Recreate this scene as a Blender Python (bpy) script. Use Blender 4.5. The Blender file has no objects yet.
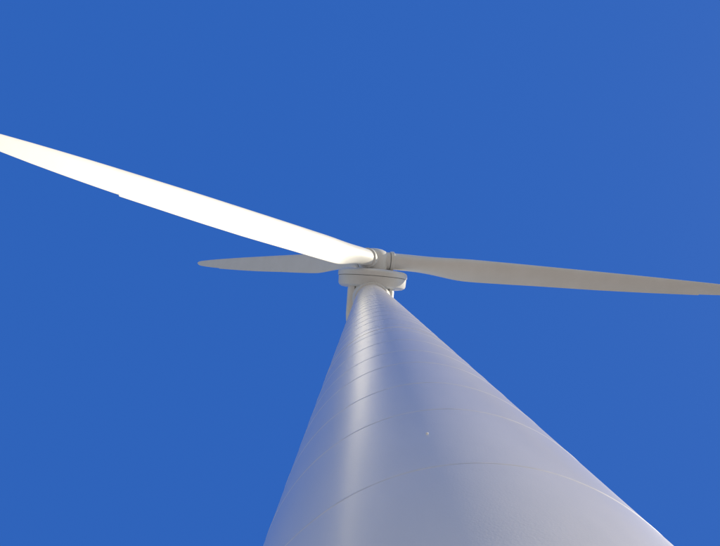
import bpy, bmesh, math, random
from mathutils import Vector, Matrix
random.seed(4)
sc = bpy.context.scene
sc.view_settings.view_transform='Standard'; sc.view_settings.look='None'; sc.view_settings.exposure=0

# ---------------------------------------------------------------- frame of reference
CAM_H = 1.6
AX = Vector((0.90, 3.59, 0))          # tower axis (camera stands over the origin)
R_BASE, R_TOP, Z_TOP = 2.12, 1.25, 52.0
HUB_Z = 55.6
yaw = 0.08
F_H = Vector((yaw, -1, 0)).normalized()
U = Vector((1, yaw, 0)).normalized()
TILT = math.radians(5.3)
FWD = F_H*math.cos(TILT) + Vector((0,0,1))*math.sin(TILT)
W = Vector((0,0,1))*math.cos(TILT) - F_H*math.sin(TILT)
HUB = Vector((AX.x, AX.y, HUB_Z)) + F_H*3.1
SUN_EL = math.radians(36); SUN_AZ = Vector((0.985, -0.14, 0)).normalized()
SUN = SUN_AZ*math.cos(SUN_EL)+Vector((0,0,1))*math.sin(SUN_EL)

# ---------------------------------------------------------------- materials
def paint(name, col, rough=0.35, coat=0.0, dirt=0.06, scale=1.2, bump=0.0, stretch=(1,1,1)):
    m=bpy.data.materials.new(name); m.use_nodes=True; nt=m.node_tree; N=nt.nodes; L=nt.links
    b=N['Principled BSDF']
    tc=N.new('ShaderNodeTexCoord'); mp=N.new('ShaderNodeMapping'); mp.inputs['Scale'].default_value=stretch
    L.new(tc.outputs['Object'],mp.inputs['Vector'])
    n=N.new('ShaderNodeTexNoise'); n.inputs['Scale'].default_value=scale; n.inputs['Detail'].default_value=8; n.inputs['Roughness'].default_value=.62
    L.new(mp.outputs[0],n.inputs['Vector'])
    r=N.new('ShaderNodeValToRGB'); r.color_ramp.elements[0].position=.3; r.color_ramp.elements[1].position=.7
    d=1-dirt*2
    r.color_ramp.elements[0].color=(col[0]*d,col[1]*d,col[2]*d*.98,1); r.color_ramp.elements[1].color=(*col,1)
    L.new(n.outputs['Fac'],r.inputs['Fac']); L.new(r.outputs['Color'],b.inputs['Base Color'])
    mr=N.new('ShaderNodeMapRange'); mr.inputs['To Min'].default_value=rough*.85; mr.inputs['To Max'].default_value=rough*1.2
    L.new(n.outputs['Fac'],mr.inputs['Value']); L.new(mr.outputs[0],b.inputs['Roughness'])
    b.inputs['Coat Weight'].default_value=coat; b.inputs['Coat Roughness'].default_value=.22
    if bump>0:
        n2=N.new('ShaderNodeTexNoise'); n2.inputs['Scale'].default_value=1.1; n2.inputs['Detail'].default_value=2
        L.new(tc.outputs['Object'],n2.inputs['Vector'])
        n3=N.new('ShaderNodeTexNoise'); n3.inputs['Scale'].default_value=60; n3.inputs['Detail'].default_value=3
        L.new(tc.outputs['Object'],n3.inputs['Vector'])
        bp=N.new('ShaderNodeBump'); bp.inputs['Strength'].default_value=bump; bp.inputs['Distance'].default_value=.02
        L.new(n2.outputs['Fac'],bp.inputs['Height'])
        b2=N.new('ShaderNodeBump'); b2.inputs['Strength'].default_value=.5; b2.inputs['Distance'].default_value=.002
        L.new(n3.outputs['Fac'],b2.inputs['Height']); L.new(bp.outputs[0],b2.inputs['Normal'])
        L.new(b2.outputs[0],b.inputs['Normal'])
    return m
M_TOWER=paint('tower_paint',(.88,.82,.725),.34,1.0,.04,.9,.4,(1,1,.25))
M_SEAM =paint('weld_seam_paint',(.84,.78,.70),.38,.6,.08,6)
M_BLADE=paint('blade_gelcoat',(.82,.81,.80),.45,.05,.035,.5)
M_NAC  =paint('nacelle_paint',(.80,.79,.775),.45,.1,.05,.8)
M_DARK =paint('rubber_seal',(.10,.10,.10),.7,0,.1,3)
M_STEEL=paint('galvanised_steel',(.42,.42,.41),.5,0,.15,9)
M_CONC =paint('concrete',(.45,.43,.41),.85,0,.15,2)

root=bpy.data.objects.new('wind_turbine',None); sc.collection.objects.link(root)

def mk(name, verts, faces, mat, parent=root, smooth=True, ang=35):
    me=bpy.data.meshes.new(name); me.from_pydata([tuple(v) for v in verts],[],faces); me.validate()
    bm=bmesh.new(); bm.from_mesh(me); bmesh.ops.recalc_face_normals(bm,faces=bm.faces); bm.to_mesh(me); bm.free()
    if smooth:
        me.shade_smooth(); me.set_sharp_from_angle(angle=math.radians(ang))
    me.materials.append(mat)
    o=bpy.data.objects.new(name,me); sc.collection.objects.link(o)
    if parent: o.parent=parent
    return o

def revolve(name, origin, axis, prof, mat, seg=96, parent=root, ang=25):
    """prof = [(along, radius)]"""
    axis=axis.normalized(); a=Vector((0,0,1)) if abs(axis.z)<.9 else Vector((1,0,0))
    e1=(a-axis*a.dot(axis)).normalized(); e2=axis.cross(e1)
    V=[];F=[]
    for (s,r) in prof:
        for i in range(seg):
            t=2*math.pi*i/seg
            V.append(origin+axis*s+(e1*math.cos(t)+e2*math.sin(t))*max(r,1e-3))
    n=len(prof)
    for j in range(n-1):
        for i in range(seg):
            k=(i+1)%seg
            F.append((j*seg+i,j*seg+k,(j+1)*seg+k,(j+1)*seg+i))
    F.append(tuple(range(seg))); F.append(tuple((n-1)*seg+i for i in range(seg)))
    return mk(name,V,F,mat,parent,True,ang)

# ---------------------------------------------------------------- tower
Zup=Vector((0,0,1))
def rt(z): return R_BASE+(R_TOP-R_BASE)*z/Z_TOP
prof=[(0.25+ (Z_TOP-.25)*i/60, rt(.25+(Z_TOP-.25)*i/60)) for i in range(61)]
revolve('tower_shell',Vector((AX.x,AX.y,0)),Zup,prof,M_TOWER,384)
# welded seams between the rolled plates
V=[];F=[]
seg=384
def ring(z,w,h):
    base=len(V)
    P=[(-w,-.002),(-w*.5,h*.75),(0,h),(w*.5,h*.75),(w,-.002)]
    for (dz,dr) in P:
        for i in range(seg):
            t=2*math.pi*i/seg
            wob=.0025*math.sin(t*9+z)+.002*math.sin(t*23+z*3)
            r=rt(z+dz)+dr+.0005*math.sin(t*17+z*5)
            V.append(Vector((AX.x+r*math.cos(t),AX.y+r*math.sin(t),z+dz+wob)))
    for j in range(4):
        for i in range(seg):
            k=(i+1)%seg
            F.append((base+j*seg+i,base+j*seg+k,base+(j+1)*seg+k,base+(j+1)*seg+i))
z=3.45; k=0
while z<Z_TOP-1:
    ring(z,.015+.0010*z,.0012+.00017*z); z+=1.62+.22*((k*37)%5-2)/2; k+=1
mk('weld_seams',V,F,M_SEAM,ang=80)
for n,zf in enumerate((17.2,34.6)):
    revolve('flange_joint_%d'%(n+1),Vector((AX.x,AX.y,0)),Zup,[(zf-.05,rt(zf)-.01),(zf-.04,rt(zf)+.004),(zf-.006,rt(zf)+.004),(zf-.005,rt(zf)+.001),(zf+.005,rt(zf)+.001),(zf+.006,rt(zf)+.004),(zf+.04,rt(zf)+.004),(zf+.05,rt(zf)-.01)],M_TOWER,384)
revolve('tower_base_flange',Vector((AX.x,AX.y,0)),Zup,[(.12,R_BASE+.16),(.26,R_BASE+.16),(.27,R_BASE+.15),(.27,R_BASE-.05)],M_TOWER,160)
revolve('foundation_plinth',Vector((AX.x,AX.y,0)),Zup,[(-.4,3.0),(.08,3.0),(.12,2.96),(.12,1.0)],M_CONC,96)

# door with steps on the far side of the tower
def box(name,c,ex,ey,ez,sx,sy,sz,mat,bev=.02,parent=root):
    bm=bmesh.new(); bmesh.ops.create_cube(bm,size=1)
    for v in bm.verts: v.co=Vector((v.co.x*sx,v.co.y*sy,v.co.z*sz))
    if bev: bmesh.ops.bevel(bm,geom=bm.edges[:],offset=bev,segments=2,affect='EDGES')
    M=Matrix((ex,ey,ez)).transposed().to_4x4(); M.translation=c
    bm.transform(M); me=bpy.data.meshes.new(name); bm.to_mesh(me); bm.free(); me.materials.append(mat)
    o=bpy.data.objects.new(name,me); sc.collection.objects.link(o); o.parent=parent; return o
dn=Vector((.6,.8,0)); dtg=Vector((-.8,.6,0)); A0=Vector((AX.x,AX.y,0))
box('door_frame',A0+dn*2.07+Zup*2.1,dtg,dn,Zup,1.1,.30,2.3,M_TOWER,.05)
box('door_leaf',A0+dn*2.20+Zup*2.1,dtg,dn,Zup,.85,.10,2.0,M_NAC,.03)
for i in range(4):
    box('step_%d'%i,A0+dn*(3.55-.3*i)+Zup*(.25*(i+1)),dtg,dn,Zup,1.1,.30,.05,M_STEEL,.01)
for s in (-1,1):
    box('step_rail_%d'%(s+2),A0+dn*3.1+dtg*s*.6+Zup*1.55,dtg,dn,Zup,.05,1.3,.05,M_STEEL,.01)
    for q in (2.5,3.7):
        box('rail_post',A0+dn*q+dtg*s*.6+Zup*.8,dtg,dn,Zup,.045,.045,1.5,M_STEEL,.01)

# small lug on the shell
for (ang_,zz) in ((-1.72,7.4),):
    d=Vector((math.cos(ang_),math.sin(ang_),0))
    revolve('lug',A0+d*(rt(zz)-.01)+Zup*zz,d,[(0,.012),(.020,.012),(.023,.008)],M_BLADE,16)

# yaw section
revolve('yaw_collar',A0,Zup,[(Z_TOP-.02,R_TOP+.02),(Z_TOP,R_TOP+.10),(Z_TOP+.28,R_TOP+.10),(Z_TOP+.30,R_TOP+.02)],M_NAC,96)
revolve('yaw_bearing',A0,Zup,[(Z_TOP+.3,R_TOP-.06),(Z_TOP+.42,R_TOP-.06)],M_DARK,96)
revolve('yaw_neck',A0,Zup,[(Z_TOP+.42,R_TOP+.08),(Z_TOP+.5,R_TOP+.12),(Z_TOP+1.6,R_TOP+.3)],M_NAC,96)

# ---------------------------------------------------------------- nacelle body (lofted rounded box)
def rrect(hw,hh,rad,n=8):
    pts=[]
    for (cx,cy,a0) in ((hw-rad,hh-rad,0),(-hw+rad,hh-rad,90),(-hw+rad,-hh+rad,180),(hw-rad,-hh+rad,270)):
        for i in range(n+1):
            a=math.radians(a0+90*i/n); pts.append((cx+rad*math.cos(a),cy+rad*math.sin(a)))
    return pts
V=[];F=[]
secs=[(-2.2,1.80,1.85,.55),(-2.6,1.88,1.9,.5),(-4.6,1.86,1.88,.45),(-5.2,1.80,1.75,.45),(-5.35,1.70,1.62,.45),(-5.42,1.45,1.4,.4)]
for (a,hw,hh,rad) in secs:
    for (x,y) in rrect(hw,hh,rad): V.append(HUB+FWD*a+U*(x-.08)+W*(y+.12))
n=len(rrect(1,1,.1))
for j in range(len(secs)-1):
    for i in range(n):
        k=(i+1)%n; F.append((j*n+i,j*n+k,(j+1)*n+k,(j+1)*n+i))
F.append(tuple(range(n))); F.append(tuple((len(secs)-1)*n+i for i in range(n)))
mk('nacelle_housing',V,F,M_NAC,ang=22)
for s in (-1,1):
    box('nacelle_skirt_joint_%d'%(s+2),HUB+FWD*-3.8+U*s*1.36+W*(-1.775),U,FWD,W,.07,3.0,.02,M_DARK,0)
box('nacelle_hatch',HUB+FWD*-4.75+U*-.4+W*(-1.77),U,FWD,W,.9,.7,.03,M_NAC,.01)
box('vane_mast',HUB+FWD*-4.6+W*2.7,U,FWD,W,.07,.07,1.5,M_STEEL,.01)
box('vane_bar',HUB+FWD*-4.6+W*3.4,U,FWD,W,1.2,.05,.05,M_STEEL,.01)

# ---------------------------------------------------------------- generator ring
revolve('generator_ring',HUB,FWD,[(-.80,1.15),(-.86,2.2),(-.92,2.62),(-1.0,2.78),(-1.12,2.86),(-1.42,2.86),(-1.44,2.84),(-1.44,2.80)],M_NAC,160)
revolve('generator_gap',HUB,FWD,[(-1.43,2.75),(-1.48,2.75)],M_DARK,160)
revolve('generator_housing',HUB,FWD,[(-1.47,2.70),(-1.47,2.78),(-1.50,2.80),(-2.05,2.78),(-2.22,2.70),(-2.33,2.52),(-2.38,2.2),(-2.4,1.2)],M_NAC,160)

# ---------------------------------------------------------------- rotor
revolve('rotor_hub',HUB,FWD,[(-.86,1.05),(-.80,1.12),(-.55,1.2),(.35,1.2),(.58,1.12),(.78,.93),(.90,.65),(.96,.33),(.975,.01)],M_NAC,96)
def blade(name,theta,pitch_deg):
    s=(U*math.cos(theta)+W*math.sin(theta)); s=(s*math.cos(math.radians(.5))+FWD*math.sin(math.radians(.5))).normalized()
    tang=(s.cross(FWD)).normalized(); fw=tang.cross(s).normalized()
    holder=bpy.data.objects.new(name,None); sc.collection.objects.link(holder); holder.parent=root
    revolve('pitch_bearing',HUB,s,[(.7,.74),(1.28,.74),(1.30,.76)],M_NAC,64,holder)
    revolve('bearing_gap',HUB,s,[(1.29,.68),(1.36,.68)],M_DARK,64,holder)
    revolve('root_flange',HUB,s,[(1.35,.70),(1.35,.80),(1.37,.82),(1.62,.82),(1.64,.80),(1.64,.68)],M_NAC,64,holder)
    RR=.69
    tab=[(1.6,1.38,1.0),(2.4,1.38,1.0),(4,1.55,.72),(6,1.82,.46),(8,1.96,.36),(12,1.86,.28),(18,1.64,.23),(24,1.40,.2),(30,1.08,.18),(33,.84,.17),(34.8,.62,.16),(35.6,.42,.16),(36,.14,.16)]
    def interp(r,i):
        for a,b in zip(tab,tab[1:]):
            if r<=b[0]:
                t=(r-a[0])/(b[0]-a[0]); return a[i]+(b[i]-a[i])*t
        return tab[-1][i]
    rs=[1.6+ .4*i for i in range(85)]
    rs=sorted(set([r for r in rs if r<34]+[34,34.4,34.8,35.1,35.4,35.6,35.75,35.87,35.95,36.0]+[29.28,29.3]))
    NP=48; V=[];F=[]
    def sm(r,i):
        if r>33.5: return interp(r,i)
        return sum(interp(max(1.6,r+d),i) for d in (-1.2,-.8,-.4,0,.4,.8,1.2))/7
    for r in rs:
        c=sm(r,1); th=sm(r,2)
        bl=min(1,max(0,(r-2.0)/(8.0-2.0))); bl=bl*bl*(3-2*bl)
        tw=math.radians(pitch_deg+ 12*(1-min(1,(r/26)))**1.5)
        cd=fw*math.cos(tw)+tang*math.sin(tw); td=s.cross(cd)
        flap=1.0 if (14<r<29.29) else 0.0
        for i in range(NP):
            a=2*math.pi*i/NP
            ccx=-math.cos(a)*RR; ccy=math.sin(a)*RR
            x=(1+math.cos(a))/2
            yt=5*th*(.2969*math.sqrt(x)-.126*x-.3516*x*x+.2843*x**3-.1015*x**4)
            cam=.04*4*x*(1-x)
            y=cam+yt*(1 if math.sin(a)>=0 else -1)+(.004*math.sin(a))
            ax_=(.37-x)*c; ay=y*c
            if flap and x>.93: ax_-=.06*min(1,(r-14)/6)
            px=ccx*(1-bl)+ax_*bl; py=ccy*(1-bl)+ay*bl
            V.append(HUB+s*r+cd*px+td*py)
    nr=len(rs)
    for j in range(nr-1):
        for i in range(NP):
            k=(i+1)%NP; F.append((j*NP+i,j*NP+k,(j+1)*NP+k,(j+1)*NP+i))
    F.append(tuple(range(NP))); F.append(tuple((nr-1)*NP+i for i in range(NP)))
    mk('blade_shell',V,F,M_BLADE,holder,True,50)
    return s
sv=[]
for nm,th in (('blade_1',247),('blade_2',7),('blade_3',127)):
    sv.append(blade(nm,math.radians(th),8))

# ---------------------------------------------------------------- ground
def ground():
    S=6000
    m=bpy.data.materials.new('meadow'); m.use_nodes=True; nt=m.node_tree; N=nt.nodes; L=nt.links; b=N['Principled BSDF']; b.inputs['Roughness'].default_value=.95
    tc=N.new('ShaderNodeTexCoord'); no=N.new('ShaderNodeTexNoise'); no.inputs['Scale'].default_value=.15; no.inputs['Detail'].default_value=12
    L.new(tc.outputs['Object'],no.inputs['Vector']); r=N.new('ShaderNodeValToRGB')
    r.color_ramp.elements[0].color=(.22,.19,.15,1); r.color_ramp.elements[1].color=(.36,.325,.27,1)
    r.color_ramp.elements[0].position=.35; r.color_ramp.elements[1].position=.65
    L.new(no.outputs['Fac'],r.inputs['Fac']); L.new(r.outputs['Color'],b.inputs['Base Color'])
    V=[(-S,-S,0),(S,-S,0),(S,S,0),(-S,S,0)]
    mk('ground',V,[(0,1,2,3)],m,None,False)
    g=paint('gravel',(.58,.53,.48),.95,0,.12,14)
    V=[]
    for i in range(72):
        t=2*math.pi*i/72; rr=26+1.2*math.sin(t*3)+.6*math.sin(t*7+1)
        V.append((AX.x+rr*math.cos(t),AX.y+rr*math.sin(t),.02))
    mk('gravel_hardstanding',V,[tuple(range(72))],g,None,False)
ground()

# ---------------------------------------------------------------- light
w=bpy.data.worlds.new('World'); sc.world=w; w.use_nodes=True; nt=w.node_tree; N=nt.nodes; L=nt.links
bg=N['Background']; sky=N.new('ShaderNodeTexSky'); sky.sky_type='NISHITA'; sky.sun_disc=False
sky.sun_elevation=SUN_EL; sky.sun_rotation=math.atan2(SUN_AZ.x,SUN_AZ.y)
sky.air_density=1.0; sky.dust_density=.5; sky.ozone_density=2.5; sky.altitude=100
bg.inputs['Strength'].default_value=.12
# clear, deep-blue upper sky; pale towards the horizon
tc=N.new('ShaderNodeTexCoord'); sp=N.new('ShaderNodeSeparateXYZ'); L.new(tc.outputs['Generated'],sp.inputs[0])
mr=N.new('ShaderNodeMapRange'); mr.inputs['From Min'].default_value=.2; mr.inputs['From Max'].default_value=.80; mr.inputs['To Max'].default_value=.92
mr.interpolation_type='SMOOTHSTEP'; L.new(sp.outputs['Z'],mr.inputs['Value'])
mx=N.new('ShaderNodeMix'); mx.data_type='RGBA'; L.new(mr.outputs[0],mx.inputs['Factor']); L.new(sky.outputs[0],mx.inputs['A'])
k=1/.12
mx.inputs['B'].default_value=(.025*k,.127*k,.52*k,1)
L.new(mx.outputs['Result'],bg.inputs['Color'])
sl=bpy.data.lights.new('sun','SUN'); sl.energy=4.7; sl.angle=math.radians(.5); sl.color=(1,.90,.68)
so=bpy.data.objects.new('sun',sl); sc.collection.objects.link(so); so.rotation_euler=(-SUN).to_track_quat('-Z','Y').to_euler(); so.location=(40,-10,60)

# ---------------------------------------------------------------- camera
cd=bpy.data.cameras.new('camera'); cam=bpy.data.objects.new('camera',cd); sc.collection.objects.link(cam); sc.camera=cam
cd.sensor_width=36; cd.lens=32.5; cd.clip_start=.05; cd.clip_end=20000
fwd=Vector((0,19/650,1)).normalized(); right=Vector((1,0,0)); up=right.cross(fwd)
M=Matrix((right,up,-fwd)).transposed().to_4x4(); M.translation=Vector((0,0,CAM_H)); cam.matrix_world=M
